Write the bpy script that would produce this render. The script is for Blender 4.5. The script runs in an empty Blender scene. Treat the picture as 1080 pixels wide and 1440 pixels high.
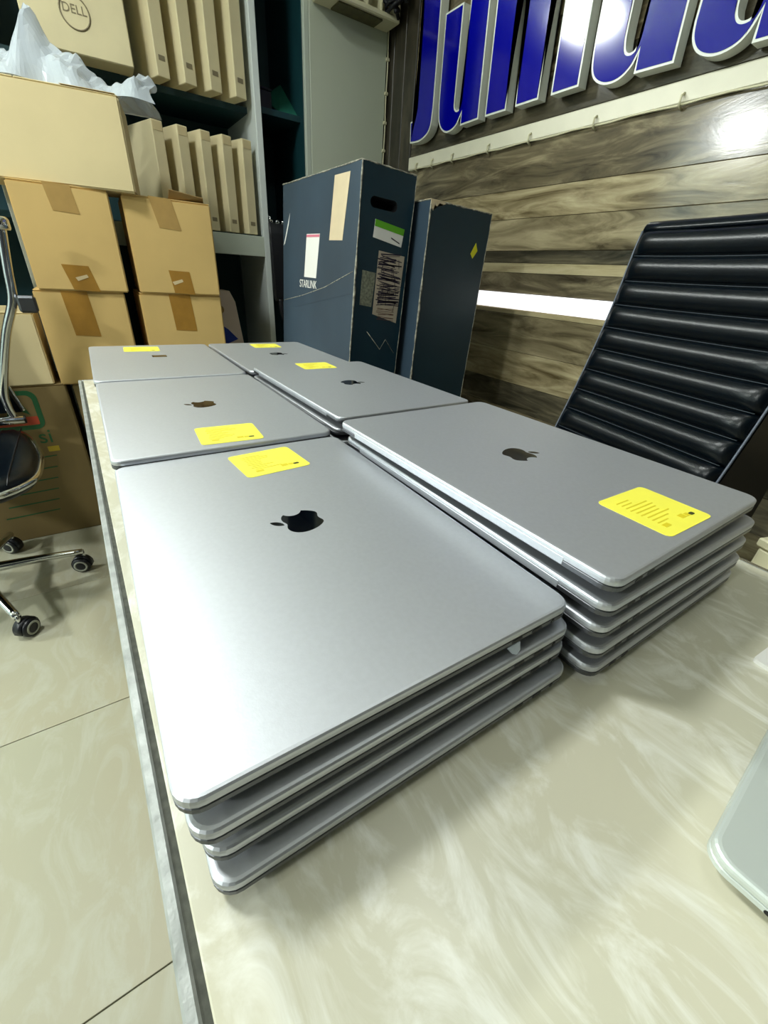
import bpy, bmesh, math, random
from mathutils import Vector, Matrix, Euler

random.seed(7)
scene = bpy.context.scene
C = scene.collection
Z = 0.83            # height of the top of the nearest laptop stack above the floor
PI = math.pi
R = math.radians

# ------------------------------------------------------------------ camera
cam_data = bpy.data.cameras.new('camera')
cam = bpy.data.objects.new('camera', cam_data)
C.objects.link(cam)
cam.location = (0.01472, -0.10218, Z + 0.17837)
cam.rotation_mode = 'XYZ'
cam.rotation_euler = (1.05236, -0.05939, -0.57422)
cam_data.sensor_fit = 'VERTICAL'
cam_data.sensor_height = 24.0
cam_data.sensor_width = 18.0
cam_data.lens = 581.7 / 1440.0 * 24.0
cam_data.clip_start = 0.005
cam_data.clip_end = 50
scene.camera = cam

# ------------------------------------------------------------------ world, exposure
world = bpy.data.worlds.new('world')
scene.world = world
world.use_nodes = True
world.node_tree.nodes['Background'].inputs[0].default_value = (0.75, 0.85, 1.0, 1)
world.node_tree.nodes['Background'].inputs[1].default_value = 0.3
scene.view_settings.view_transform = 'Standard'
scene.view_settings.look = 'None'
scene.view_settings.gamma = 1.0
scene.view_settings.use_curve_mapping = False
scene.view_settings.exposure = 0.12
LAMPS = [  # x, y, watts of the round ceiling lamps
    (0.62, 0.20, 1.5), (-0.60, 2.62, 80), (-3.5, 2.75, 130), (-3.3, -0.15, 105), (-0.62, 1.05, 30)]
LAMP_COL = (0.95, 1.0, 0.97)

# ------------------------------------------------------------------ materials
def lin(h):
    h = h.lstrip('#')
    out = []
    for i in (0, 2, 4):
        c = int(h[i:i+2], 16) / 255
        out.append(c / 12.92 if c <= 0.04045 else ((c + 0.055) / 1.055) ** 2.4)
    return (*out, 1.0)

def newmat(name):
    m = bpy.data.materials.new(name)
    m.use_nodes = True
    nt = m.node_tree
    return m, nt, nt.nodes['Principled BSDF']

def mat(name, col, rough=0.5, metal=0.0, var=0.0, scale=8.0, bump=0.0, bscale=60.0, coat=0.0, stretch=(1, 1, 1), col2=None, rvar=0.0, spec=0.5, detail=4.0):
    m, nt, b = newmat(name)
    b.inputs['Base Color'].default_value = lin(col)
    b.inputs['Roughness'].default_value = rough
    b.inputs['Metallic'].default_value = metal
    b.inputs['Specular IOR Level'].default_value = spec
    if coat:
        b.inputs['Coat Weight'].default_value = coat
        b.inputs['Coat Roughness'].default_value = 0.08
    tc = nt.nodes.new('ShaderNodeTexCoord')
    mp = nt.nodes.new('ShaderNodeMapping')
    mp.inputs['Scale'].default_value = stretch
    nt.links.new(tc.outputs['Object'], mp.inputs['Vector'])
    if var or col2:
        n = nt.nodes.new('ShaderNodeTexNoise')
        n.inputs['Scale'].default_value = scale
        n.inputs['Detail'].default_value = detail
        nt.links.new(mp.outputs['Vector'], n.inputs['Vector'])
        r = nt.nodes.new('ShaderNodeValToRGB')
        c = lin(col)
        c2 = lin(col2) if col2 else tuple(min(1, x * (1 - var)) for x in c[:3]) + (1,)
        r.color_ramp.elements[0].position = 0.32
        r.color_ramp.elements[1].position = 0.68
        r.color_ramp.elements[0].color = c2
        r.color_ramp.elements[1].color = c
        nt.links.new(n.outputs['Fac'], r.inputs['Fac'])
        nt.links.new(r.outputs['Color'], b.inputs['Base Color'])
        if rvar:
            mr = nt.nodes.new('ShaderNodeMapRange')
            mr.inputs['To Min'].default_value = rough - rvar
            mr.inputs['To Max'].default_value = rough + rvar
            nt.links.new(n.outputs['Fac'], mr.inputs['Value'])
            nt.links.new(mr.outputs['Result'], b.inputs['Roughness'])
    if bump:
        n2 = nt.nodes.new('ShaderNodeTexNoise')
        n2.inputs['Scale'].default_value = bscale
        n2.inputs['Detail'].default_value = 3
        nt.links.new(mp.outputs['Vector'], n2.inputs['Vector'])
        bp = nt.nodes.new('ShaderNodeBump')
        bp.inputs['Strength'].default_value = bump
        bp.inputs['Distance'].default_value = 0.002
        nt.links.new(n2.outputs['Fac'], bp.inputs['Height'])
        nt.links.new(bp.outputs['Normal'], b.inputs['Normal'])
    return m

def wood(name, dark, mid, light, rough=0.3, axis='Y'):
    m, nt, b = newmat(name)
    tc = nt.nodes.new('ShaderNodeTexCoord')
    oi = nt.nodes.new('ShaderNodeObjectInfo')
    mu = nt.nodes.new('ShaderNodeVectorMath'); mu.operation = 'MULTIPLY_ADD'
    mu.inputs[1].default_value = (1, 1, 1)
    cx = nt.nodes.new('ShaderNodeCombineXYZ')
    m1 = nt.nodes.new('ShaderNodeMath'); m1.operation = 'MULTIPLY'; m1.inputs[1].default_value = 37.0
    nt.links.new(oi.outputs['Random'], m1.inputs[0])
    for i in range(3): nt.links.new(m1.outputs[0], cx.inputs[i])
    nt.links.new(tc.outputs['Object'], mu.inputs[0]); nt.links.new(cx.outputs[0], mu.inputs[2])
    mp = nt.nodes.new('ShaderNodeMapping')
    mp.inputs['Scale'].default_value = (1, 0.16, 1) if axis == 'Y' else (1, 1, 0.16)
    nt.links.new(mu.outputs[0], mp.inputs['Vector'])
    warp = nt.nodes.new('ShaderNodeTexNoise'); warp.inputs['Scale'].default_value = 9; warp.inputs['Detail'].default_value = 2
    nt.links.new(mp.outputs[0], warp.inputs['Vector'])
    mix = nt.nodes.new('ShaderNodeVectorMath'); mix.operation = 'MULTIPLY_ADD'
    mix.inputs[1].default_value = (0.11, 0.11, 0.11)
    nt.links.new(warp.outputs['Color'], mix.inputs[0]); nt.links.new(mp.outputs[0], mix.inputs[2])
    n = nt.nodes.new('ShaderNodeTexNoise'); n.inputs['Scale'].default_value = 26; n.inputs['Detail'].default_value = 6; n.inputs['Roughness'].default_value = 0.62
    n.inputs['Distortion'].default_value = 0.6
    nt.links.new(mix.outputs[0], n.inputs['Vector'])
    r = nt.nodes.new('ShaderNodeValToRGB')
    r.color_ramp.elements[0].position = 0.30; r.color_ramp.elements[0].color = lin(dark)
    r.color_ramp.elements[1].position = 0.74; r.color_ramp.elements[1].color = lin(light)
    e = r.color_ramp.elements.new(0.5); e.color = lin(mid)
    nt.links.new(n.outputs['Fac'], r.inputs['Fac'])
    nt.links.new(r.outputs['Color'], b.inputs['Base Color'])
    b.inputs['Roughness'].default_value = rough
    bp = nt.nodes.new('ShaderNodeBump'); bp.inputs['Strength'].default_value = 0.12; bp.inputs['Distance'].default_value = 0.002
    nt.links.new(n.outputs['Fac'], bp.inputs['Height']); nt.links.new(bp.outputs['Normal'], b.inputs['Normal'])
    return m

def marble(name, base, vein, warm, scale=3.2, rough=0.22, ang=0.6):
    m, nt, b = newmat(name)
    tc = nt.nodes.new('ShaderNodeTexCoord')
    mp = nt.nodes.new('ShaderNodeMapping')
    mp.inputs['Rotation'].default_value = (0, 0, ang)
    mp.inputs['Scale'].default_value = (1.0, 0.45, 1.0)
    nt.links.new(tc.outputs['Object'], mp.inputs['Vector'])
    n1 = nt.nodes.new('ShaderNodeTexNoise'); n1.inputs['Scale'].default_value = scale; n1.inputs['Detail'].default_value = 3
    nt.links.new(mp.outputs[0], n1.inputs['Vector'])
    n2 = nt.nodes.new('ShaderNodeTexNoise'); n2.inputs['Scale'].default_value = scale * 8; n2.inputs['Detail'].default_value = 6; n2.inputs['Roughness'].default_value = 0.62
    n2.inputs['Distortion'].default_value = 2.2
    nt.links.new(mp.outputs[0], n2.inputs['Vector'])
    r1 = nt.nodes.new('ShaderNodeValToRGB')
    r1.color_ramp.elements[0].position = 0.35; r1.color_ramp.elements[0].color = lin(base)
    r1.color_ramp.elements[1].position = 0.7; r1.color_ramp.elements[1].color = lin(warm)
    nt.links.new(n1.outputs['Fac'], r1.inputs['Fac'])
    r2 = nt.nodes.new('ShaderNodeValToRGB')
    r2.color_ramp.elements[0].position = 0.47; r2.color_ramp.elements[0].color = (0, 0, 0, 1)
    r2.color_ramp.elements[1].position = 0.66; r2.color_ramp.elements[1].color = (1, 1, 1, 1)
    nt.links.new(n2.outputs['Fac'], r2.inputs['Fac'])
    mx = nt.nodes.new('ShaderNodeMix'); mx.data_type = 'RGBA'
    nt.links.new(r2.outputs['Color'], mx.inputs['Factor'])
    nt.links.new(r1.outputs['Color'], mx.inputs['A'])
    mx.inputs['B'].default_value = lin(vein)
    nt.links.new(mx.outputs['Result'], b.inputs['Base Color'])
    b.inputs['Roughness'].default_value = rough
    return m

def emis(name, col, strength):
    m, nt, b = newmat(name)
    b.inputs['Base Color'].default_value = (*col, 1)
    b.inputs['Emission Color'].default_value = (*col, 1)
    b.inputs['Emission Strength'].default_value = strength
    return m

M = {
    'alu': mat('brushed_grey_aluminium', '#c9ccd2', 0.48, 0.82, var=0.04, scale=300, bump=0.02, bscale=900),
    'alu_dark_shaded': mat('dark_and_shaded_aluminium', '#66686c', 0.42, 0.95),  # tone darkened so laptop bases carry the shade of the stack gaps
    'alu_light': mat('pale_silver_aluminium', '#cdd5d0', 0.45, 0.35),
    'black_mirror': mat('black_mirror', '#04060c', 0.06, 0.0, spec=0.6),
    'rubber': mat('black_rubber', '#0b0d14', 0.7),
    'port': mat('port_black', '#05060c', 0.6),
    'yellow': mat('yellow_paper', '#f6ee52', 0.6, var=0.05, scale=40),
    'yellow_ink': mat('yellow_ink', '#dcc81e', 0.6),
    'dark_ink': mat('dark_ink', '#3d3f10', 0.6),
    'table': marble('marble_laminate', '#c8c6b2', '#e6e5d9', '#d5d0b9', 3.0, 0.27, 0.5),
    'table_side': mat('table_side_laminate', '#b9b39a', 0.5, var=0.1),
    'trim_metal': mat('worn_metal_edging', '#b2b5b2', 0.50, 0.3, col2='#8f938f', scale=60, bump=0.3, bscale=140),
    'groove': mat('dark_glue_line', '#54564c', 0.8, var=0.5, scale=200),
    'silver': mat('polished_silver', '#d6d8da', 0.2, 1.0),
    'chrome': mat('chrome', '#d8dadb', 0.08, 1.0),
    'leather': mat('black_leather', '#020a12', 0.29, 0.0, var=0.3, scale=30, bump=0.10, bscale=420, spec=0.32),
    'piping': mat('grey_piping', '#5a6270', 0.35),
    'stitch': mat('stitch_thread', '#28323a', 0.6),
    'plastic': mat('black_plastic', '#060a12', 0.4),
    'wheel_ring': mat('grey_wheel_ring', '#9a9c8e', 0.4),
    'card': mat('kraft_cardboard', '#d9b875', 0.75, var=0.10, scale=5, bump=0.06, bscale=90),
    'card2': mat('pale_cardboard', '#dccb9c', 0.75, var=0.08, scale=5, bump=0.05, bscale=90),
    'card3': mat('light_carton_board', '#e0d4aa', 0.72, var=0.10, scale=7),
    'card_in': mat('cardboard_edge', '#8e7345', 0.85),
    'tape': mat('brown_packing_tape', '#a97d35', 0.3, var=0.12, scale=30),
    'tape_pale': mat('faded_packing_tape', '#b8965a', 0.35, var=0.1, scale=30),
    'tape_torn': mat('torn_tape_backing', '#d8c49a', 0.6),
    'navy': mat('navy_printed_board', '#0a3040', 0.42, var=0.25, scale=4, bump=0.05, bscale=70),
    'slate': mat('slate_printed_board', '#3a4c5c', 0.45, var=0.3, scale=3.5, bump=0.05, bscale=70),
    'wear': mat('worn_paper_edge', '#b9b6a4', 0.9, col2='#5b5a55', scale=90),
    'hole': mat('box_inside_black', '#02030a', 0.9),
    'white_label': mat('white_label', '#ecebe6', 0.5),
    'pink': mat('pink_ink', '#d7798e', 0.5),
    'beige_tape': mat('beige_tape', '#d9c7a6', 0.5, var=0.06, scale=30),
    'green_label': mat('green_label', '#5fae1e', 0.5),
    'label_grey': mat('grey_label', '#8f927f', 0.6, col2='#5f6356', scale=160),
    'label_cream': mat('cream_label', '#b8ab98', 0.6, var=0.08, scale=40),
    'ink': mat('purple_black_ink', '#231a33', 0.6),
    'ink_brown': mat('brown_ink', '#5b3a33', 0.6),
    'yellow_tag': mat('yellow_tag', '#d9d61c', 0.5),
    'teal': mat('dark_teal_panel', '#0e3a40', 0.5, var=0.2, scale=3),
    'shelf': mat('pale_laminate_board', '#b9c2b4', 0.45, var=0.04, scale=6),
    'shelf_edge': mat('white_edge_band', '#d3dbd8', 0.4),
    'panel': mat('pale_green_grey_panel', '#bcc3b0', 0.42, var=0.05, scale=3),
    'cream': mat('cream_plastic', '#d4cfae', 0.5),
    'olive': mat('olive_inset', '#565331', 0.7, var=0.3, scale=40),
    'sign_blue': mat('blue_acrylic', '#02048c', 0.10, 0.0, spec=0.5),
    'sign_white': mat('white_acrylic_return', '#d7dbd2', 0.35),
    'cream_trim': mat('cream_trim', '#dcd8c2', 0.4, var=0.05, scale=20),
    'white_trim': emis('white_glow_strip', (1.0, 1.0, 1.0), 0.9),  # white strip with emission added, so it shows pure white
    'cable': mat('pale_cable', '#c9c5a4', 0.5),
    'black_cable': mat('black_cable', '#0a0c14', 0.5),
    'tile': marble('cream_floor_tile', '#a9a891', '#b2b19e', '#ada58c', 1.3, 0.48, -0.5),
    'grout': mat('grey_grout', '#5d5a48', 0.9),
    'plaster': mat('painted_plaster', '#93a09d', 0.8, var=0.03, scale=3),
    'charcoal': mat('charcoal_bounce_cut', '#23262b', 0.8, var=0.05, scale=3),  # tone of the unseen front wall, darkened to cut bounce
    'ceiling': mat('white_ceiling', '#f2f3ee', 0.85),
    'green_dark': mat('green_board', '#1f6b5a', 0.55, var=0.2, scale=12),
    'blue_print': mat('blue_print', '#0b2f8e', 0.5),
    'pinkwhite': mat('pinkish_white_board', '#cfbfb2', 0.55, var=0.06, scale=8),
    'dark_print_box': mat('brown_carton_board', '#7d6a40', 0.75, var=0.15, scale=5, bump=0.06, bscale=80),
    'red_print': mat('red_print', '#b8482c', 0.6),
    'green_print': mat('green_print', '#1d5a32', 0.6),
    'yellow_print': mat('yellow_print', '#b59a22', 0.6),
    'logo_grey': mat('grey_print', '#857a5e', 0.6),
    'lamp': emis('lamp_diffuser', LAMP_COL, 4.0),
    'lamp_rim': mat('white_lamp_rim', '#e8e8e4', 0.4),
    'wood_a': wood('wood_dark_grey', '#352f23', '#675e49', '#a39778', 0.15),
    'wood_b': wood('wood_light_brown', '#574b31', '#938666', '#c2b692', 0.15),
    'wood_c': wood('wood_mid_brown', '#463e2b', '#80755a', '#b2a684', 0.15),
    'wood_d': wood('wood_charcoal', '#26261e', '#4c4739', '#7a725c', 0.15),
    'wood_e': wood('wood_pale', '#8a7d5c', '#b5a883', '#cbbf9b', 0.15),
    'wood_v': wood('wood_vertical_dark', '#1d1b14', '#37332a', '#564f3e', 0.35, 'Z'),
}
m, nt, b = newmat('clear_plastic_bag')
b.inputs['Base Color'].default_value = lin('#dfe9f2'); b.inputs['Roughness'].default_value = 0.16
b.inputs['Alpha'].default_value = 0.5; b.inputs['Specular IOR Level'].default_value = 0.9
b.inputs['Subsurface Weight'].default_value = 0.0
M['bag'] = m

# ------------------------------------------------------------------ builders
def link(o, parent=None):
    C.objects.link(o)
    if parent is not None: o.parent = parent
    return o

def obj_from(name, verts, faces, material, parent=None, smooth=False):
    me = bpy.data.meshes.new(name)
    me.from_pydata([tuple(v) for v in verts], [], faces)
    me.materials.append(M[material] if isinstance(material, str) else material)
    me.validate(); me.update()
    if smooth:
        for p in me.polygons: p.use_smooth = True
    return link(bpy.data.objects.new(name, me), parent)

def obj_bm(name, bm, material, parent=None, smooth=False):
    bmesh.ops.recalc_face_normals(bm, faces=bm.faces)
    me = bpy.data.meshes.new(name)
    bm.to_mesh(me); bm.free()
    me.materials.append(M[material] if isinstance(material, str) else material)
    if smooth:
        for p in me.polygons: p.use_smooth = True
    return link(bpy.data.objects.new(name, me), parent)

def bm_box(bm, x0, x1, y0, y1, z0, z1, mtx=None):
    vs = [bm.verts.new(v) for v in ((x0,y0,z0),(x1,y0,z0),(x1,y1,z0),(x0,y1,z0),(x0,y0,z1),(x1,y0,z1),(x1,y1,z1),(x0,y1,z1))]
    if mtx is not None:
        for v in vs: v.co = mtx @ v.co
    for f in ((0,3,2,1),(4,5,6,7),(0,1,5,4),(1,2,6,5),(2,3,7,6),(3,0,4,7)):
        bm.faces.new([vs[i] for i in f])

def box(name, x0, x1, y0, y1, z0, z1, material, parent=None, bevel=0.0, seg=1):
    bm = bmesh.new(); bm_box(bm, x0, x1, y0, y1, z0, z1)
    if bevel:
        bmesh.ops.bevel(bm, geom=list(bm.edges), offset=bevel, segments=seg, affect='EDGES', profile=0.5)
    return obj_bm(name, bm, material, parent)

def prism(name, poly, a0, a1, material, parent=None, axis='z'):
    """extrude a 2D polygon; axis z: (x,y)->z ; axis x: (y,z)->x ; axis y: (x,z)->y"""
    def P(u, v, w):
        return {'z': (u, v, w), 'x': (w, u, v), 'y': (u, w, v)}[axis]
    bm = bmesh.new()
    lo = [bm.verts.new(P(u, v, a0)) for u, v in poly]
    hi = [bm.verts.new(P(u, v, a1)) for u, v in poly]
    n = len(poly)
    f1 = bm.faces.new(lo); f2 = bm.faces.new(hi[::-1])
    for i in range(n): bm.faces.new((lo[i], lo[(i+1) % n], hi[(i+1) % n], hi[i]))
    bmesh.ops.triangulate(bm, faces=[f1, f2])
    return obj_bm(name, bm, material, parent)

def rrect(w, h, r, seg=6, cx=0, cy=0):
    pts = []
    for sx, sy, a0 in ((1, 1, 0), (-1, 1, 90), (-1, -1, 180), (1, -1, 270)):
        for k in range(seg + 1):
            a = R(a0 + 90 * k / seg)
            pts.append((cx + sx * (w/2 - r) + r * math.cos(a), cy + sy * (h/2 - r) + r * math.sin(a)))
    return pts

def loft(name, loops, material, parent=None, smooth=False, cap=True):
    n = len(loops[0]); verts = [p for l in loops for p in l]; faces = []
    for i in range(len(loops) - 1):
        for j in range(n):
            k = (j + 1) % n
            faces.append((i*n + j, i*n + k, (i+1)*n + k, (i+1)*n + j))
    if cap:
        faces.append(tuple(range(n))[::-1]); faces.append(tuple((len(loops)-1)*n + j for j in range(n)))
    return obj_from(name, verts, faces, material, parent, smooth)

def tube(name, pts, rad, material, parent=None, seg=10, closed=False):
    pts = [Vector(p) for p in pts]; loops = []; n = len(pts)
    rads = rad if isinstance(rad, (list, tuple)) else [rad] * n
    up = None
    for i, p in enumerate(pts):
        if closed: d = pts[(i+1) % n] - pts[i-1]
        else: d = pts[min(i+1, n-1)] - pts[max(i-1, 0)]
        d.normalize()
        if up is None:
            up = Vector((0, 0, 1)) if abs(d.z) < 0.9 else Vector((1, 0, 0))
        s = d.cross(up).normalized(); up = s.cross(d).normalized()
        loops.append([p + rads[i] * (math.cos(2*PI*k/seg) * s + math.sin(2*PI*k/seg) * up) for k in range(seg)])
    verts = [v for l in loops for v in l]; faces = []
    m_ = n if closed else n - 1
    for i in range(m_):
        a, b_ = i, (i + 1) % n
        for k in range(seg):
            k2 = (k + 1) % seg
            faces.append((a*seg + k, a*seg + k2, b_*seg + k2, b_*seg + k))
    if not closed:
        faces.append(tuple(range(seg))[::-1]); faces.append(tuple((n-1)*seg + k for k in range(seg)))
    return obj_from(name, verts, faces, material, parent, True)

def smooth_path(pts, n=6):
    pts = [Vector(p) for p in pts]; out = []
    for i in range(len(pts) - 1):
        p0, p1, p2, p3 = pts[max(i-1, 0)], pts[i], pts[i+1], pts[min(i+2, len(pts)-1)]
        for k in range(n):
            t = k / n
            out.append(0.5 * ((2*p1) + (-p0+p2)*t + (2*p0-5*p1+4*p2-p3)*t*t + (-p0+3*p1-3*p2+p3)*t**3))
    out.append(pts[-1]); return out

def lathe(name, prof, material, parent=None, seg=24, axis='z', loc=(0, 0, 0), smooth=True):
    loops = []
    for r_, h in prof:
        lp = []
        for k in range(seg):
            a = 2*PI*k/seg; u, v = r_*math.cos(a), r_*math.sin(a)
            q = {'z': (u, v, h), 'x': (h, u, v), 'y': (u, h, v)}[axis]
            lp.append((q[0]+loc[0], q[1]+loc[1], q[2]+loc[2]))
        loops.append(lp)
    o = loft(name, loops, material, parent, smooth)
    return o

def thing(name, label, cat, loc=(0, 0, 0), rot=(0, 0, 0), group=None):
    o = bpy.data.objects.new(name, None); C.objects.link(o)
    o.empty_display_size = 0.02
    o.location = loc; o.rotation_euler = rot
    o['label'] = label; o['category'] = cat
    if group: o['group'] = group
    return o

def tag(o, label, cat, group=None):
    o['label'] = label; o['category'] = cat
    if group: o['group'] = group
    return o

def struct(o, label=None):
    o['kind'] = 'structure'
    if label: o['label'] = label
    return o

def copy_tree(o, parent=None, skip=()):
    c = o.copy(); C.objects.link(c); c.parent = parent
    for ch in o.children:
        if ch.name.split('.')[0] in skip: continue
        copy_tree(ch, c, skip)
    return c

def text_mesh(name, body, size, material, parent=None, extrude=0.0004, align='CENTER', sx=1.0, mtx=None):
    cu = bpy.data.curves.new(name + '_curve', 'FONT')
    cu.body = body; cu.size = size; cu.extrude = extrude; cu.align_x = align; cu.align_y = 'CENTER'
    t = bpy.data.objects.new(name + '_tmp', cu); C.objects.link(t)
    dg = bpy.context.evaluated_depsgraph_get(); dg.update()
    me = bpy.data.meshes.new_from_object(t.evaluated_get(dg))
    bpy.data.objects.remove(t); bpy.data.curves.remove(cu)
    for v in me.vertices:
        v.co.x *= sx
        if mtx is not None: v.co = mtx @ v.co
    me.name = name
    me.materials.clear(); me.materials.append(M[material])
    return link(bpy.data.objects.new(name, me), parent)

# matrices mapping text space (x right, y up, z out) onto walls of a thing
def face_mtx(origin, right, up):
    r_, u = Vector(right).normalized(), Vector(up).normalized(); n = r_.cross(u)
    mt = Matrix((r_, u, n)).transposed().to_4x4(); mt.translation = Vector(origin); return mt

def quad_patch(name, pts, nrm, th, material, parent=None):
    """a thin plate with the four given corners, standing th proud along nrm"""
    n = Vector(nrm) * th
    v = [Vector(p) for p in pts] + [Vector(p) + n for p in pts]
    return obj_from(name, v, [(0,1,2,3),(7,6,5,4),(0,4,5,1),(1,5,6,2),(2,6,7,3),(3,7,4,0)], material, parent)

# ================================================================== ROOM
XW, YB, XL, YF, HC = 1.40, 3.2, -4.2, -1.5, 2.62
floor = struct(box('floor', XL - .1, XW + .1, YF - .1, YB + .1, -0.05, -0.004, 'grout'))
T = 0.583
proto = None
for i in range(-4, 2):
    for j in range(-2, 5):
        x0, y0 = -0.655 + i*T + T*0 , 0.247 + j*T
        if proto is None:
            proto = box('floor_tile', 0.0011, T - .0011, 0.0011, T - .0011, -0.004, 0.0, 'tile', floor, 0.0006)
            o = proto
        else:
            o = link(proto.copy(), floor)
        o.location = (x0, y0, 0)
# the remaining strips of tile beyond the visible field
for args in ((XL - .1, -0.655 - 4*T, YF - .1, YB + .1), (-0.655 + 2*T, XW + .1, YF - .1, YB + .1),
             (-0.655 - 4*T, -0.655 + 2*T, YF - .1, 0.247 - 2*T), (-0.655 - 4*T, -0.655 + 2*T, 0.247 + 5*T, YB + .1)):
    box('floor_tile_field', args[0], args[1], args[2], args[3], -0.004, 0.0, 'tile', floor)
struct(box('ceiling', XL - .1, XW + .1, YF - .1, YB + .1, HC, HC + .05, 'ceiling'))
struct(box('wall_back', XL - .1, XW + .1, YB, YB + .08, 0, HC, 'plaster'))
struct(box('wall_left', XL - .08, XL, YF - .1, YB + .1, 0, HC, 'plaster'))
struct(box('wall_front', XL - .1, XW + .1, YF - .08, YF, 0, HC, 'charcoal'))  # unseen wall, set close and dark to keep bounce off the laptop sides
wall_r = struct(box('wall_right', XW + .012, XW + .1, YF - .1, YB + .1, 0, HC, 'wood_d'), 'right wall clad in glossy grey-brown wood planks')
# horizontal wood planks
rows = [(-.83,-.70,'c'),(-.70,-.58,'a'),(-.58,-.47,'c'),(-.47,-.37,'b'),(-.37,-.27,'a'),(-.27,-.169,'d'),(-.169,-.05,'b'),(-.05,.079,'c'),(.079,.097,'e'),
        (.152,.217,'a'),(.217,.249,'e'),(.249,.287,'d'),(.287,.385,'c'),(.385,.471,'b'),(.471,.598,'a'),
        (.648,.76,'d'),(.76,.88,'a'),(.88,1.0,'c'),(1.0,1.12,'a'),(1.12,1.25,'d'),(1.25,1.38,'a'),(1.38,1.52,'c'),(1.52,1.66,'a'),(1.66,1.78,'d')]
YV = 1.87
for k, (z0, z1, t) in enumerate(rows):
    cuts = [YF, -1.0 + 0.31*((k*5) % 4), YV]
    for a, b_ in zip(cuts[:-1], cuts[1:]):
        pl = box('wood_plank', 0, .012, a - b_ + .0012, 0, 0.0012, z1 - z0, 'wood_' + t, wall_r, 0.0008)
        pl.location = (XW, b_, Z + z0)
for k in range(3):
    pl = box('wood_plank', 0, .016, 0.001, .083, 0, HC, 'wood_v', wall_r, 0.0015)
    pl.location = (XW - .004, YV + .002 + k*.085, 0)
tr = struct(box('trim_1', XW - .010, XW + .012, YF, YV, Z + .599, Z + .645, 'cream_trim', None, 0.003), 'cream trim strip under the blue sign letters')
tube('cable', [(XW - .012, YV - .03 - i*0.06, Z + .597 + 0.0018*math.sin(i*1.9)) for i in range(44)], .0025, 'cable', tr, 6)
for y in (1.80, 1.69, 1.56, 1.36, 1.17, .93, .69, .45):
    tube('cable_clip', [(XW - .010, y, Z + .618), (XW - .020, y, Z + .612), (XW - .020, y, Z + .594), (XW - .004, y, Z + .588)], .003, 'cable', tr, 6)
tr2 = struct(box('trim_2', XW - .006, XW + .012, YF, YV, Z + .098, Z + .151, 'white_trim', None, 0.002), 'glowing white strip set between the wood planks')
struct(box('baseboard_right', XW - .012, XW, YF, YV, 0, .08, 'wood_v', None, 0.002))

# ceiling lamps
for i, (x, y, w) in enumerate(LAMPS):
    where = ['over the laptop table', 'over the shelf unit by the back wall', 'in the far back corner', 'by the left wall', 'above the chrome chair'][i]
    t = thing('ceiling_lamp', 'round white ceiling lamp ' + where, 'ceiling lamp', (x, y, HC), group='round ceiling lamps')
    lathe('rim', [(.20, 0), (.215, -.004), (.215, -.022), (.19, -.026), (.185, -.018)], 'lamp_rim', t, 32)
    lathe('diffuser', [(.184, -.006), (.184, -.019), (.10, -.022), (.001, -.0225)], 'lamp', t, 32)
    ld = bpy.data.lights.new('lamp_light', 'AREA'); ld.shape = 'DISK'; ld.size = 0.36; ld.energy = w; ld.color = LAMP_COL
    lo = bpy.data.objects.new('lamp_light', ld); C.objects.link(lo); lo.parent = t; lo.location = (0, 0, -.03)

# ================================================================== TABLE
TT = Z - .07
tb = thing('table', 'long cream marble-patterned table with worn metal edging under the laptops', 'table', (-.0150, -.04, 0), (0, 0, .0170))
TW, T0, T1 = .582, -.62, 1.128
box('tabletop', .0098, TW - .008, T0, T1 - .008, TT - .028, TT, 'table', tb, 0.0008)
box('glue_line', .0062, .0098, T0, T1 - .008, TT - .028, TT - .0012, 'groove', tb)
box('edge_trim', 0, .0062, T0, T1, TT - .030, TT, 'trim_metal', tb, 0.0012)
box('edge_trim', TW - .008, TW, T0, T1, TT - .030, TT, 'silver', tb, 0.0012)
box('edge_trim', .0062, TW - .008, T1 - .008, T1, TT - .030, TT, 'trim_metal', tb, 0.0012)
box('apron', .03, TW - .03, T0 + .03, T1 - .03, TT - .10, TT - .028, 'table_side', tb)
for x in (.05, TW - .05):
    for y in (T0 + .06, T1 - .06):
        box('leg', x - .022, x + .022, y - .022, y + .022, 0, TT - .10, 'alu_dark_shaded', tb, 0.002)

# ================================================================== LAPTOPS
LW, LH, LT = .2407, .3493, .0175
def rl(ins, z, r=.011):
    return [(x, y, z) for x, y in rrect(LW - 2*ins, LH - 2*ins, max(r - ins*.6, .003), 6)]

def bez(p0, segs, n=7):
    pts = []; x, y = p0
    for s in segs:
        c1, c2, e = (x+s[0], y+s[1]), (x+s[2], y+s[3]), (x+s[4], y+s[5])
        for k in range(1, n + 1):
            t = k/n; u = 1-t
            pts.append((u**3*x + 3*u*u*t*c1[0] + 3*u*t*t*c2[0] + t**3*e[0], u**3*y + 3*u*u*t*c1[1] + 3*u*t*t*c2[1] + t**3*e[1]))
        x, y = e
    return pts
fruit = bez((12.152, 6.896), [(-.948,0,-2.415,-1.078,-3.96,-1.04),(-2.04,.027,-3.91,1.183,-4.961,3.014),(-2.117,3.675,-.546,9.103,1.519,12.09),
    (1.013,1.454,2.208,3.09,3.792,3.039),(1.52,-.065,2.09,-.987,3.935,-.987),(1.831,0,2.35,.987,3.96,.948),(1.637,-.026,2.676,-1.48,3.676,-2.948),
    (1.156,-1.688,1.636,-3.325,1.662,-3.415),(-.039,-.013,-3.182,-1.221,-3.22,-4.857),(-.026,-3.04,2.48,-4.494,2.597,-4.559),(-1.429,-2.09,-3.623,-2.324,-4.39,-2.376),(-2,-.156,-3.675,1.09,-4.61,1.09)])
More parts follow.
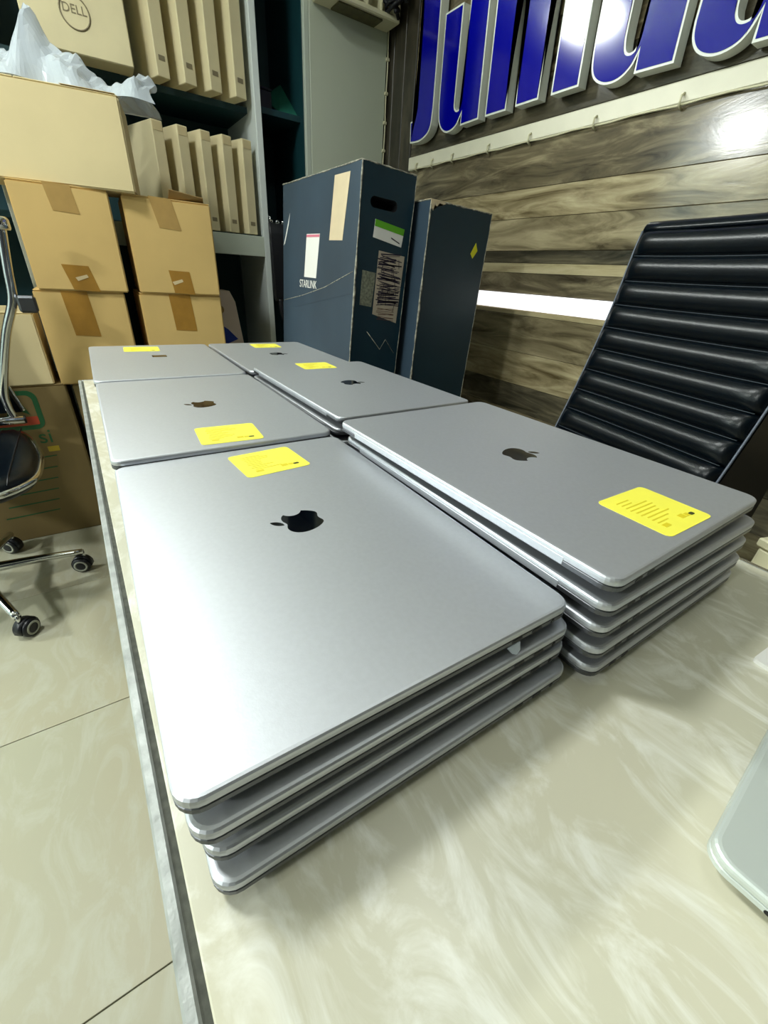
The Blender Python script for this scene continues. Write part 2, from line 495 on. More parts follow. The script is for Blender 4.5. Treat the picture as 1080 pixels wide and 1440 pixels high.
leaf = bez((15.53, 3.83), [(.843,-1.012,1.4,-2.427,1.245,-3.83),(-1.207,.052,-2.662,.805,-3.532,1.818),(-.78,.896,-1.454,2.338,-1.273,3.714),(1.338,.104,2.715,-.688,3.559,-1.701)])
LS = .0405 / 24
def logo_xy(p):      # emblem space (x right, y down) -> lid: emblem up is -x, emblem right is +y
    return ((p[1] - 12.5) * LS, (p[0] - 12.0) * LS)

def make_laptop(name, label, logo=True):
    t = thing(name, label, 'laptop')
    base = loft('base', [rl(.026, .0018), rl(.018, .0024), rl(.0095, .0042), rl(.0040, .0062), rl(.0010, .0078), rl(0, .0086), rl(0, .0114), rl(.0005, .0118)], 'alu_dark_shaded', t, False)  # same metal as the lid, with the side shade put into its colour
    lid = loft('lid', [rl(.0007, .0121), rl(.0001, .0126), rl(0, .0150), rl(.0003, .0164), rl(.0012, .01725), rl(.0026, .0175)], 'alu', t, False)
    box('hinge_cover', LW/2 - .004, LW/2 + .0002, -.138, .138, .0085, .0146, 'alu', t, 0.0006)
    for sx in (-1, 1):
        for sy in (-1, 1):
            lathe('rubber_foot', [(.0075, 0), (.0085, .0008), (.0085, .0020)], 'rubber', t, 14, loc=(sx*(LW/2 - .026), sy*(LH/2 - .028), 0))
    for sy, xs in ((-1, (LW/2 - .052, LW/2 - .034)), (1, (LW/2 - .046, LW/2 - .030))):
        for x in xs:
            pl = [(px, pz + .0100) for px, pz in rrect(.0092, .0026, .00125, 4, x, 0)]
            prism('port', pl, sy*(LH/2 - .002), sy*(LH/2 + .00025), 'port', base, 'y')
    lathe('audio_jack', [(.0018, -LH/2 - .00025), (.0018, -LH/2 + .002)], 'port', base, 12, 'y', (LW/2 - .019, 0, .0100))
    return t

def add_logo(t):
    g = [c for c in t.children if c.name.split('.')[0] == 'lid'][0]
    e = prism('emblem', [logo_xy(p) for p in fruit], .0174, .01762, 'black_mirror', g)
    e['label'] = 'black mirror emblem of an apple with a bite'
    prism('emblem_leaf', [logo_xy(p) for p in leaf], .0174, .01762, 'black_mirror', g)

def add_sticker(t, px, py, rot, w=.069, h=.060, flip=False, lines=9):
    """px,py: place of the sticker's centre seen from the lid's near left corner"""
    cx, cy = px - LW/2, py - LH/2
    if flip: cx, cy = -cx, -cy
    s = prism('sticker', rrect(w, h, .005, 4), 0, .0003, 'yellow', t)
    s.location = (cx, cy, LT); s.rotation_euler = (0, 0, R(rot + (180 if flip else 0)))
    s['label'] = 'yellow price sticker with faint print'
    bm = bmesh.new()
    for k in range(lines):
        y = .019 - k*.0042; L = random.uniform(.014, .036)
        x = -.024 + random.uniform(0, .004)
        bm_box(bm, x, x + L, y, y + .0011, .0003, .00042)
    bm_box(bm, .006, .013, -.020, -.015, .0003, .00042); bm_box(bm, .014, .019, -.020, -.016, .0003, .00042)
    bm_box(bm, -.022, -.014, -.021, -.017, .0003, .00042)
    obj_bm('print', bm, 'yellow_ink', s)
    prism('printed_mark', rrect(.0062, .0034, .0014, 4, .022, -.019), .0003, .00045, 'dark_ink', s)

laptop0 = make_laptop('laptop', 'x')
used = [False]
def place_laptop(x, y, ztop, thick, th, flip, label, group):
    """x,y: the near left corner of the lid"""
    if used[0]: o = copy_tree(laptop0)
    else: o, used[0] = laptop0, True
    c, s = math.cos(R(th)), math.sin(R(th))
    cx, cy = x + LW/2*c - LH/2*s, y + LW/2*s + LH/2*c
    o.location = (cx, cy, Z + ztop - thick); o.rotation_euler = (0, 0, R(th + (180 if flip else 0)))
    o.scale = (1, 1, thick / LT)
    o['label'] = label; o['group'] = group
    return o

# name -> stack of lid corners from the top down: (x, y, theta)
stacks = {
 'near left': dict(ztop=0.0, n=4, flip=False, sp=[(0,0,-.6),(.0022,-.0050,-.5),(.0050,-.0055,-.4),(.0048,-.0122,-.4)]),
 'middle left': dict(ztop=.0053, n=4, flip=False, sp=[(.0022,.3500,-.07),(.0040,.3510,.2),(.002,.3515,-.2),(.0050,.3505,0)]),
 'far left': dict(ztop=.0073, n=4, flip=False, sp=[(.0008,.7005,-.39),(.004,.7030,.2),(.002,.7020,0),(.005,.7035,.3)]),
 'near right': dict(ztop=.0250, n=5, flip=True, sp=[(.2478,-.0200,1.2),(.2475,-.0214,-.1),(.2490,-.0222,-.1),(.2500,-.0240,-.2),(.2530,-.0250,0)]),
 'middle right': dict(ztop=.0125, n=5, flip=True, sp=[(.2638,.3740,.78),(.262,.3770,.5),(.266,.373,.9),(.260,.376,.4),(.265,.374,.6)]),
 'far right': dict(ztop=.0030, n=4, flip=True, sp=[(.2575,.7290,0.1),(.260,.731,.4),(.258,.728,0),(.262,.730,.3)]),
}
stick = {'near left': (.1400, .3045, 5.5), 'middle left': (.123, .0400, -3.5), 'far left': (.0975, .2945, -3.0), 'near right': (.1235, .0387, -1.5), 'middle right': (.123, .327, -2.5), 'far right': (.131, .294, -3)}
toplook = {
 'near left': 'grey aluminium laptop on top of the nearest left stack, sticker above its emblem',
 'middle left': 'grey aluminium laptop topping the middle left stack, yellow sticker below its emblem',
 'far left': 'grey laptop topping the far left stack with a small rectangular badge',
 'near right': 'grey laptop on top of the tall nearest right stack beside the black ribbed chair',
 'middle right': 'grey laptop topping the middle right stack in front of the tall navy boxes',
 'far right': 'grey laptop topping the far right stack, partly hidden behind its neighbour'}
ordn = {1: 'second from top', 2: 'third from top', 3: 'fourth from top', 4: 'fifth from top'}
for name, S in stacks.items():
    th = (S['ztop'] + .07) / S['n']
    for k, (x, y, a) in enumerate(S['sp']):
        if k == 0: lab = toplook[name]
        elif k == S['n'] - 1: lab = 'grey laptop at the bottom of the %s stack, lying on the table' % name
        else: lab = 'grey closed laptop in the %s stack, %s' % (name, ordn[k])
        o = place_laptop(x, y, S['ztop'] - k*th, th, a, S['flip'], lab, 'grey laptops stacked on the table')
        S.setdefault('objs', []).append(o)
for name, S in stacks.items():
    o = S['objs'][0]
    if name == 'far left':
        g = [c for c in o.children if c.name.split('.')[0] == 'lid'][0]
        bd = prism('badge', rrect(.027, .020, .002, 3, .0005, .028), .0174, .0178, 'black_mirror', g); bd['label'] = 'small dark rectangular badge'
    else:
        add_logo(o)
    px, py, rt = stick[name]
    add_sticker(o, px, py, rt, flip=S['flip'], lines=9)
# peeling clear tab under the rim of the nearest top laptop
tb2 = obj_from('film_tab', [(.060, -LH/2 - .0006, .0075), (.071, -LH/2 - .0006, .0079), (.0695, -LH/2 - .0030, .0042), (.0655, -LH/2 - .0042, .0030), (.0625, -LH/2 - .0030, .0042),
     (.060, -LH/2 - .0001, .0075), (.071, -LH/2 - .0001, .0079), (.0695, -LH/2 - .0025, .0042), (.0655, -LH/2 - .0037, .0030), (.0625, -LH/2 - .0025, .0042)],
     [(0,1,2,3,4),(9,8,7,6,5),(0,5,6,1),(1,6,7,2),(2,7,8,3),(3,8,9,4),(4,9,5,0)], 'bag', stacks['near left']['objs'][0])

# lone silver laptop at the table's near end
t = copy_tree(laptop0)
t['label'] = 'silver laptop lying alone on the table, cut off by the frame'; del t['group']
t['category'] = 'laptop'
for c0 in t.children:
    if c0.name.split('.')[0] in ('lid', 'base', 'hinge_cover'):
        c0.data = c0.data.copy(); c0.data.materials[0] = M['alu_light']
# its far left corner is at (.2165, -.1175)
th = R(4.0); c_, s_ = math.cos(th), math.sin(th)
lx, ly = LH/2, -LW/2        # long side runs to the right
t.location = (.209 + lx*c_ - ly*s_, -.1165 + lx*s_ + ly*c_, TT); t.rotation_euler = (0, 0, th + R(90)); t.scale = (1, 1, 1)
# small white card beside it
cd = prism('white_card', rrect(.09, .055, .003, 3), 0, .0035, 'white_label', None)
cd.location = (.4395, -.1090, TT); cd.rotation_euler = (0, 0, R(-4))
tag(cd, 'small white card lying flat near the right table edge', 'card')
cd.data.materials[0] = M['white_label']

# ================================================================== RIGHT CHAIR (ribbed, black)
ch = thing('office_chair', 'high-backed black leather office chair with horizontal ribs by the wood wall', 'chair', (1.0, .53, 0), (0, 0, -math.atan2(.2095, .978)))
# local x = backwards, local -y = towards the near side, z from the floor
WC = .405
prof = [(-.46, .425), (-.43, .447), (-.36, .455), (-.28, .448), (-.20, .442), (-.13, .452), (-.085, .50), (-.055, .56), (-.030, .63), (-.012, .68)]
prof += [(0.0, Z-.112+.0), (.018, Z-.050), (.034, Z+.010), (.048, Z+.068), (.059, Z+.120), (.068, Z+.170), (.074, Z+.215), (.080, Z+.262), (.088, Z+.298)]
pp = smooth_path([(a, 0, z) for a, z in prof], 8)
# resample by length
L = [0]
for a, b_ in zip(pp[:-1], pp[1:]): L.append(L[-1] + (b_ - a).length)
def at(s):
    s = max(0, min(L[-1], s))
    for i in range(len(L) - 1):
        if L[i+1] >= s:
            f = (s - L[i]) / max(1e-9, L[i+1] - L[i]); p = pp[i].lerp(pp[i+1], f); d = (pp[i+1] - pp[i]).normalized(); return p, d
    return pp[-1], (pp[-1] - pp[-2]).normalized()
PITCH = .0492
n_r = int(L[-1] / PITCH); s_off = L[-1] - n_r * PITCH
for k in range(n_r):
    verts = []; faces = []; NU, NV = 9, 25
    head = (k == n_r - 1)
    for i in range(NU):
        u = i / (NU - 1)
        p, d = at(s_off + (k + u) * PITCH)
        nrm = Vector((-d.z, 0, d.x))      # forward / up side of the pad
        for j in range(NV):
            v = j / (NV - 1)
            e = 1 - abs(2*v - 1) ** 14
            bulge = (.004 + .0165 * (max(0, math.sin(PI*u)) ** .55)) * (0.15 + .85*e)
            dish = -.012 * (1 - (2*v - 1) ** 2)          # slightly hollow across
            q = p + nrm * (bulge + dish)
            verts.append((q.x, -WC * v, q.z))
    for i in range(NU - 1):
        for j in range(NV - 1):
            a = i*NV + j
            faces.append((a, a+1, a+NV+1, a+NV))
    o = obj_from('padded_rib', verts, faces, 'leather', ch, True)
    md = o.modifiers.new('thick', 'SOLIDIFY'); md.thickness = .012; md.offset = -1
# stitching between ribs
for k in range(1, n_r):
    p, d = at(s_off + k * PITCH); nrm = Vector((-d.z, 0, d.x))
    pts = [tuple(p + nrm * (.0048 - .012*(1 - (2*v-1)**2)) + Vector((0, -WC*v, 0))) for v in [i/16*.96 + .02 for i in range(17)]]
    tube('stitch_line', pts, .0011, 'stitch', ch, 5)
# rolled head end and back shell
p, d = at(L[-1]); verts = []; faces = []; NV = 13
for i in range(10):
    a = PI * i / 9
    for j in range(NV):
        v = j/(NV-1); dish = -.012 * (1 - (2*v-1)**2)
        cxx, czz = p.x + .021, p.z
        verts.append((cxx - .024*math.cos(a) + (-d.z*dish), -WC*v, czz + .019*math.sin(a) - .0*i))
for i in range(9):
    for j in range(NV - 1):
        a = i*NV + j; faces.append((a, a+1, a+NV+1, a+NV))
o = obj_from('head_roll', verts, faces, 'leather', ch, True)
md = o.modifiers.new('thick', 'SOLIDIFY'); md.thickness = .010; md.offset = -1
loops = []
for i in range(0, 40):
    q, d = at(L[-1] * (0.0 + i/39.0)); nb = Vector((d.z, 0, -d.x)); th_ = .014 + (.20*max(0, 1 - abs(i/39.0 - .5)/.5) if i > 19 else .034*min(1, i/19*2))
    q1 = q + nb*.012; q2 = q + nb*(.016 + th_)
    loops.append([(q1.x, .002, q1.z), (q2.x, .002, q2.z), (q2.x, -WC - .002, q2.z), (q1.x, -WC - .002, q1.z)])
loft('shell', loops, 'plastic', ch)
for yy in (.0025, -WC - .0025):
    pts = [tuple(at(L[-1]*i/50.0)[0] + Vector((0, yy, 0))) for i in range(51)]
    tube('piping', pts, .0024, 'piping', ch, 6)
lathe('gas_column', [(.026, .12), (.026, .30), (.020, .30), (.020, .40)], 'chrome', ch, 16, loc=(-.22, -WC/2, 0))
box('mechanism', -.32, -.12, -WC/2 - .09, -WC/2 + .09, .385, .43, 'plastic', ch, .008)
def star_base(ch, cx, cy, r, a0, tubes='chrome', zc=.105):
    lathe('hub', [(.034, .075), (.038, .085), (.038, .125), (.030, .135)], tubes, ch, 20, loc=(cx, cy, 0))
    for k in range(5):
        a = a0 + 2*PI*k/5; dx, dy = math.cos(a), math.sin(a)
        ex, ey = cx + r*dx, cy + r*dy
        pts = [(cx + .03*dx, cy + .03*dy, zc + .005), (cx + .5*r*dx, cy + .5*r*dy, zc - .006), (ex, ey, zc - .026)]
        tube('spoke', smooth_path(pts, 4), [.017 - .006*i/8 for i in range(9)], tubes, ch, 10)
        cs = lathe('caster', [(.0055, .050), (.0055, .085)], tubes, ch, 10, loc=(0, 0, 0))
        cs.location = (ex, ey, 0); cs.rotation_euler = (0, 0, a + 0.5 + 0.9*math.sin(k*2.3))
        for s in (-1, 1):
            lathe('wheel', [(.006, s*.004), (.027, s*.004), (.029, s*.007), (.029, s*.017), (.025, s*.021), (.006, s*.022)], 'plastic', cs, 20, 'x', (0, .012, .029))
            lathe('wheel_ring', [(.0155, s*.0215), (.0155, s*.0228), (.0215, s*.0228), (.0215, s*.0205)], 'wheel_ring', cs, 20, 'x', (0, .012, .029))
        # hood
        lp = []
        for i in range(9):
            b_ = R(-10 + 200*i/8); lp.append([(x, .012 - .0325*math.cos(b_)*1.0, .029 + .0325*math.sin(b_)) for x in (-.012, .012)])
        v = [q for l in lp for q in l]; f = [(2*i, 2*i+1, 2*i+3, 2*i+2) for i in range(8)]
        hd = obj_from('hood', v, f, 'plastic', cs, True); md = hd.modifiers.new('t', 'SOLIDIFY'); md.thickness = .003
star_base(ch, -.22, -WC/2, .29, .4)

# ================================================================== LEFT CHAIR (chrome frame)
lc = thing('office_chair', 'chrome-framed black office chair on casters cut off at the left edge', 'chair', (-.469, 1.464, 0), (0, 0, 0))
a1 = math.atan2(1.207 - 1.464, -.354 + .469)
star_base(lc, 0, 0, .2815, a1)
lathe('gas_column', [(.025, .12), (.025, .27), (.018, .27), (.018, .40)], 'chrome', lc, 16)
# seat pad: outline rounded at the front
def seat_outline(grow=0):
    pts = [(.195, .285), (.225, .20), (.255, .05), (.262, -.06), (.250, -.16), (.190, -.228), (.10, -.245)]
    full = pts + [(-x, y) for x, y in pts[::-1]]
    return [(x*(1+grow), y*(1+grow)) for x, y in full]
so = [(p.x, p.y) for p in smooth_path([(x, y, 0) for x, y in seat_outline()], 4)]
loft('seat', [[(x*.97, y*.97, .425) for x, y in so], [(x, y, .435) for x, y in so], [(x, y, .462) for x, y in so], [(x*.95, y*.95, .474) for x, y in so], [(x*.8, y*.8, .477) for x, y in so]], 'leather', lc, True)
for k in range(-4, 5):
    x = k*.052
    tube('seat_seam', [(x, .26, .4775), (x*1.0, 0, .4785), (x, -.16, .478), (x, -.215, .470)], .0022, 'plastic', lc, 6)
tube('seat_rim', [(x*1.02, y*1.02, .452) for x, y in so], .0095, 'chrome', lc, 10, True)
tube('crossbar', [(-.235, .27, .505), (.0, .275, .505), (.225, .27, .505)], .015, 'chrome', lc, 12)
lathe('end_cap', [(.013, .2255), (.013, .229), (.001, .229)], 'plastic', lc, 14, 'x', (0, .27, .505))
for s in (1, -1):
    tube('back_frame', smooth_path([(s*.200, .275, .515), (s*.196, .262, .56), (s*.205, .250, .62), (s*.262, .235, .78), (s*.306, .225, .875), (s*.320, .225, .96), (s*.337, .225, 1.065)], 6), .0125, 'chrome', lc, 12)
    lathe('bolt', [(.021, 1.058), (.024, 1.063), (.024, 1.083), (.019, 1.090), (.001, 1.091)], 'chrome', lc, 18, 'z', (0, 0, 0)).location = (s*.337, .218, 0)
    box('bracket', .318*s if s > 0 else -.365, .365 if s > 0 else -.318, .20, .235, .845, .892, 'alu_dark_shaded', lc, .006)
loops = []
for i in range(13):
    z = .53 + i*.05; hw = .225 - .05*min(1, i/4.0); yb = .285 + .002*i
    loops.append([(-hw, yb - .012, z), (hw, yb - .012, z), (hw + .004, yb + .002, z), (hw, yb + .016, z), (-hw, yb + .016, z), (-hw - .004, yb + .002, z)])
loft('backrest', loops, 'leather', lc)
tube('back_rim', smooth_path([(.229, .287, .53), (.212, .30, .60), (.180, .297, .74), (.178, .305, .95), (.178, .312, 1.13)], 5), .006, 'chrome', lc, 8)

# ================================================================== CARTONS
def carton(name, label, x, y, z, w, d, h, yaw=0, material='card', tapes=(), group='brown cartons stacked by the shelf', flap=None):
    """x,y,z: front left bottom corner; front looks to -y"""
    t = thing(name, label, 'carton', (x, y, z), (0, 0, R(yaw)), group)
    bm = bmesh.new(); bm_box(bm, 0, w, 0, d, 0, h - .003)
    bmesh.ops.bevel(bm, geom=list(bm.edges), offset=.004, segments=2, affect='EDGES')
    obj_bm('body', bm, material, t)
    box('top_flap', .002, w/2 - .001, .002, d - .002, h - .003, h, material, t, .001)
    box('top_flap', w/2 + .001, w - .002, .002, d - .002, h - .003, h, material, t, .001)
    for (x0, x1, z0, z1, sk, m_) in tapes:
        tp = quad_patch('tape', [(x0, -.0002, z0), (x1, -.0002, z0 - .004), (x1 + sk, -.0002, z1), (x0 + sk, -.0002, z1 + .002)], (0, -1, 0), .0008, m_, t)
    return t
YS = 1.80
zf = Z - .232     # top of the floor cartons
t = carton('printed_carton', 'dark printed carton on the floor behind the left chair, green emblem on it', -.62, 1.815, 0, .515, .25, zf, 0, 'dark_print_box')
W_ = .515
def rr_on(pts): return [(a, b_) for a, b_ in pts]
em = prism('emblem_border', rrect(.150, .140, .03, 5, .345, zf - .085), -.0010, 0, 'green_print', t, 'y')
prism('emblem_field', rrect(.118, .108, .02, 5, .345, zf - .085), -.0016, -.0010, 'dark_print_box', em, 'y')
prism('emblem_band', rrect(.118, .030, .004, 3, .345, zf - .122), -.0020, -.0016, 'red_print', em, 'y')
prism('emblem_figure', [(.32, zf-.10), (.335, zf-.055), (.35, zf-.07), (.37, zf-.05), (.385, zf-.10), (.36, zf-.085)], -.0020, -.0016, 'green_print', em, 'y')
text_mesh('printed_letters', 'si', .075, 'green_print', t, .0005, mtx=face_mtx((.405, -.0006, zf - .187), (1, 0, 0), (0, 0, 1)))
box('printed_bar', .40, .435, -.0008, 0, zf - .245, zf - .225, 'yellow_print', t)
for k in range(6):
    zz = zf - .27 - k*.045
    quad_patch('print_line', [(.30 - .02*k, -.0002, zz), (.42 - .01*k, -.0002, zz + .006), (.42 - .01*k, -.0002, zz + .010), (.30 - .02*k, -.0002, zz + .005)], (0, -1, 0), .0005, 'green_print', t)
carton('floor_carton', 'plain brown carton on the floor behind the table, beside the printed carton', -.085, 1.80, 0, .56, .25, zf, 0, 'dark_print_box')
carton('carton', 'cream carton on the printed carton beside the chrome chair frame', -.435, 1.815, zf, .30, .25, .235, 0, 'card2', ((.05, .09, .15, .235, 0, 'tape_pale'),))
carton('carton', 'lower left brown carton with a taped corner, resting on the floor cartons', -.115, YS, zf, .262, .27, .305, -1, 'card', ((.085, .160, .165, .305, -.010, 'tape'),))
carton('carton', 'lower right brown carton with vertical tape, resting on the floor carton', .193, YS, zf, .285, .27, .305, -1, 'card', ((.105, .180, .18, .305, -.008, 'tape'),))
c1 = carton('carton', 'left brown carton of the second tier with tape above and below', -.098, YS - .004, zf + .305, .260, .27, .291, -2.5, 'card', ((.100, .175, 0.004, .075, -.018, 'tape'), (.100, .170, .222, .291, -.01, 'tape_pale')))
c2 = carton('carton', 'right brown carton of the second tier with a lifted flap', .199, YS - .004, zf + .305, .277, .27, .291, -2.5, 'card', ((.115, .185, 0.004, .075, -.010, 'tape'), (.100, .170, .205, .291, -.02, 'tape_pale')))
obj_from('lifted_flap', [(.145, .03, .291), (.262, .03, .291), (.255, -.008, .304), (.150, .005, .318), (.145, .033, .291), (.262, .033, .291), (.255, -.005, .306), (.150, .008, .320)],
         [(0,1,2,3),(7,6,5,4),(0,4,5,1),(1,5,6,2),(2,6,7,3),(3,7,4,0)], 'card_in', c2)
for c_ in (c1, c2):
    quad_patch('torn_patch', [(.118, -.0012, .030), (.150, -.0012, .042), (.146, -.0012, .050), (.112, -.0012, .040)], (0, -1, 0), .0006, 'tape_torn', c_)
BX = carton('large_carton', 'large tan carton on top of the left stack under the plastic bag', -.255, YS + .055, zf + .596, .505, .20, .235, -11, 'card2')
quad_patch('corner_fold', [(.36, .0, .2365), (.498, .0, .2365), (.498, .20, .2365), (.43, .20, .2365)], (0, 0, 1), .0008, 'card', BX)

# plastic bag lying on the large carton
bz = zf + .596 + .237
def bag_mesh():
    nx, ny = 44, 22; verts = []; faces = []
    rnd = random.Random(11); ph = [rnd.uniform(0, 6.28) for _ in range(12)]
    for i in range(nx):
        u = i/(nx-1)
        for j in range(ny):
            v = j/(ny-1)
            x = -.03 + u*.400; y = .0 + v*.19
            ridge = .145*math.exp(-((u-.24)/.085)**2) + .062*math.exp(-((u-.44)/.15)**2) + .035*math.exp(-((u-.05)/.10)**2) + .050*math.exp(-((u-.92)/.10)**2) + .02
            zz = ridge * (math.sin(PI*min(1, v*1.06)) ** .8) * 0.95
            cr = .010*abs(math.sin(u*26 + ph[0] + 4*v)) + .008*abs(math.sin(u*41 - v*9 + ph[1])) + .006*math.sin(v*21 + u*13 + ph[2])
            edge = min(1, 5*v, 5*(1-v))
            zz += cr * edge
            y += .016*math.sin(u*17 + ph[3]) * (1-v)
            x += .012*math.sin(v*11 + ph[4])
            verts.append((x, y, max(zz, 0.001)))
    for i in range(nx-1):
        for j in range(ny-1):
            a = i*ny + j; faces.append((a, a+ny, a+ny+1, a+1))
    return verts, faces
v_, f_ = bag_mesh()
bag = obj_from('plastic_bag', v_, f_, 'bag', None, False)
bag.location = (-.02, YS + .03, bz + .001); bag.rotation_euler = (0, 0, R(-10))
md = bag.modifiers.new('t', 'SOLIDIFY'); md.thickness = .0006
tag(bag, 'crumpled clear plastic bag lying on the large tan carton', 'plastic bag')

# ================================================================== SHELF UNIT
YSF = 2.08; YSB = 2.48
sh = thing('shelf_unit', 'tall pale laminate shelf unit with dark teal back holding rows of thin boxes', 'shelf', (0, YSF, 0))
DS = YSB - YSF
for x in (-1.15, -.125, .770):
    box('upright', x, x + .026, 0, DS, 0, 2.2, 'shelf_edge', sh, .0015)
box('upright', .990, 1.012, 0, DS, 0, 2.2, 'shelf', sh, .0015)
box('back_panel', -1.15, .99, DS, DS + .012, 0, 2.2, 'teal', sh)
box('shelf_board', -.099, .770, .03, DS, Z + .285, Z + .305, 'teal', sh)
box('shelf_fascia', -.099, .770, .0, .02, Z + .222, Z + .300, 'shelf', sh, .0015)
box('shelf_board', -.099, .770, .10, DS, Z + .732, Z + .752, 'teal', sh)
box('shelf_board', -1.15, 1.00, .0, DS, 2.18, 2.20, 'shelf', sh)
for zz in (.30, .752): box('shelf_board', -1.124, -.125, .03, DS, Z + zz - .02, Z + zz, 'teal', sh)
box('shelf_board', .796, .990, .05, DS, Z + .735, Z + .755, 'teal', sh)
box('shelf_board', .796, .990, .03, DS, Z + .285, Z + .305, 'teal', sh)
box('side_lining', .796, .800, .02, DS, 0, 2.18, 'teal', sh)
box('side_lining', .986, .990, .02, DS, 0, 2.18, 'teal', sh)

# lower row of thin boxes standing like books
low = [(.375, .042), (.462, .042), (.545, .043), (.627, .043), (.707, .044)]
def thin_box(name, label, x, y, z, w, d, h, group, lean=0, material='card3', yaw=0):
    t = thing(name, label, 'box', (x, y, z), (0, R(lean), R(yaw)), group)
    box('body', 0, w, 0, d, 0, h, material, t, .002)
    box('closing_flap', .004, w - .004, -.001, .0002, h - .03, h - .004, 'card2', t)
    box('print_mark', w*.25, w*.75, -.0008, .0002, h*.10, h*.10 + .014, 'logo_grey', t)
    return t
nth = ['leftmost', 'second from left', 'middle', 'second from right', 'rightmost']
for k, (x, w) in enumerate(low):
    thin_box('thin_box', 'thin kraft box standing on the lower shelf, %s of the row' % nth[k], x, YSF + .004, Z + .305, w, .30, .325, 'thin boxes on the lower shelf', yaw=17)
up = [(.425, .045), (.516, .046), (.607, .047), (.700, .048)]
nth4 = ['leftmost', 'second from left', 'third from left', 'rightmost']
for k, (x, w) in enumerate(up):
    thin_box('thin_box', 'thin kraft box standing on the upper shelf, %s of its row' % nth4[k], x, YSF + .004, Z + .752, w, .30, .44, 'thin boxes on the upper shelf', yaw=17)
# wide printed box with its round logo
db = thing('monitor_box', 'wide kraft box on the upper shelf with a round computer logo', 'box', (.055, YSF + .012, Z + .752), (0, 0, R(-3)))
box('body', 0, .295, 0, .10, 0, .44, 'card3', db, .003)
ring = [(.148 + .040*math.cos(2*PI*k/32), -.0008, .098 + .040*math.sin(2*PI*k/32)) for k in range(32)]
tube('logo_ring', ring, .0022, 'logo_grey', db, 5, True)
text_mesh('logo_text', 'DELL', .030, 'logo_grey', db, .0004, mtx=face_mtx((.148, -.0006, .104), (1, 0, 0), (0, 0, 1)))
# things in the right bay
dk = thing('dark_box', 'small black box on the upper teal shelf of the narrow bay', 'box', (.815, YSF + .10, Z + .755), (0, 0, R(8)))
box('body', 0, .07, 0, .2, 0, .07, 'plastic', dk, .003); box('lid', -.002, .072, -.002, .202, .07, .078, 'plastic', dk, .002)
gb = obj_from('green_folder', [(.90, YSF + .07, Z + .756), (.985, YSF + .07, Z + .756), (.985, YSF + .26, Z + .90), (.90, YSF + .26, Z + .84), (.90, YSF + .076, Z + .756), (.985, YSF + .076, Z + .756), (.985, YSF + .27, Z + .90), (.90, YSF + .27, Z + .84)],
              [(0,1,2,3),(7,6,5,4),(0,4,5,1),(1,5,6,2),(2,6,7,3),(3,7,4,0)], 'green_dark')
tag(gb, 'green board leaning beside the small black box in the narrow bay', 'folder')
bk = thing('black_pouch', 'black pouch hanging at the front of the narrow shelf bay', 'pouch', (.835, YSF - .012, Z + .04))
loft('body', [[(x, y, zz) for x, y in rrect(w, d, d*.45, 4)] for zz, w, d in ((0, .065, .012), (.02, .078, .020), (.16, .084, .022), (.27, .088, .018), (.315, .090, .014))], 'black_cable', bk, True)
tube('strap', smooth_path([(-.01, 0, .01), (-.005, -.004, -.05), (.012, -.003, -.10), (.006, 0, -.15)], 5), .012, 'black_cable', bk, 8)
tube('hook', [(-.035, 0, .312), (-.035, .0, .335), (-.035, .03, .345)], .003, 'silver', bk, 8)
for k in range(3):
    ob = thing('glass_jar', 'small clear jar on the narrow shelf above the black pouch, %s' % ['left', 'middle', 'right'][k], 'jar', (.822 + k*.03, YSF + .045, Z + .305), group='jars in the narrow shelf bay')
    lathe('body', [(.012, 0), (.013, .004), (.013, .05), (.010, .056)], 'shelf', ob, 14)
    lathe('cap', [(.0115, .056), (.0115, .066), (.001, .066)], 'silver', ob, 14)
# white box with blue corner below the shelf
wb = thing('white_box', 'pinkish white box with a blue triangle standing under the shelf', 'box', (.535, YSF - .004, 0), (0, R(-2.0), 0))
pf = [(.0, .0), (.15, .0), (.135, .50), (.105, .86), (.085, .905), (-.02, .91), (-.04, .5)]
prism('body', pf, 0, .12, 'pinkwhite', wb, 'y')
prism('blue_corner', [(-.02, .66), (.095, .70), (.055, .745), (-.022, .80)], -.0012, 0, 'blue_print', wb, 'y')
lathe('knob', [(.016, -.012), (.018, -.006), (.014, .0)], 'card_in', wb, 12, 'y', (.030, 0, .83))

# ================================================================== PALE DOOR PANEL AND BOX ABOVE
dp = thing('cabinet', 'tall pale green-grey cabinet door panel between the shelf and the wood wall', 'cabinet', (1.013, YSF, 0))
box('door', 0, .368, 0, .02, .02, 2.3, 'panel', dp, .002)
box('carcass', 0, .368, .02, DS, 0, 2.3, 'shelf', dp)
tube('cable', smooth_path([(.372 + .0015*math.sin(i*2.1), -.004, Z + .5 + .07*i) for i in range(12)], 3), .003, 'cable', dp, 6)
for z in (.60, .69, .79, .89, 1.0, 1.1):
    box('cable_clip', .362, .380, -.009, .0, Z + z, Z + z + .012, 'cable', dp, .002)
ub = thing('wall_box', 'cream open-fronted box mounted high on the pale cabinet door', 'wall box', (1.025, YSF - .102, Z + 1.085))
box('tray', 0, .35, 0, .10, 0, .018, 'cream', ub, .004)
box('inset', .075, .275, .015, .085, -.006, .0, 'olive', ub, .001)
for x in (0, .332): box('side', x, x + .018, 0, .10, .018, .30, 'cream', ub, .003)
box('back', .018, .332, .085, .10, .018, .30, 'cream', ub)
for k in range(4): box('divider', .07 + k*.065, .075 + k*.065, .012, .085, .018, .22, 'cream', ub)
box('rail', .018, .312, .0, .012, .10, .115, 'cream', ub)
bw = thing('cable_bundle', 'tangled black cables in the corner above the sign', 'cables', (XW - .06, YSF - .12, Z + 1.10))
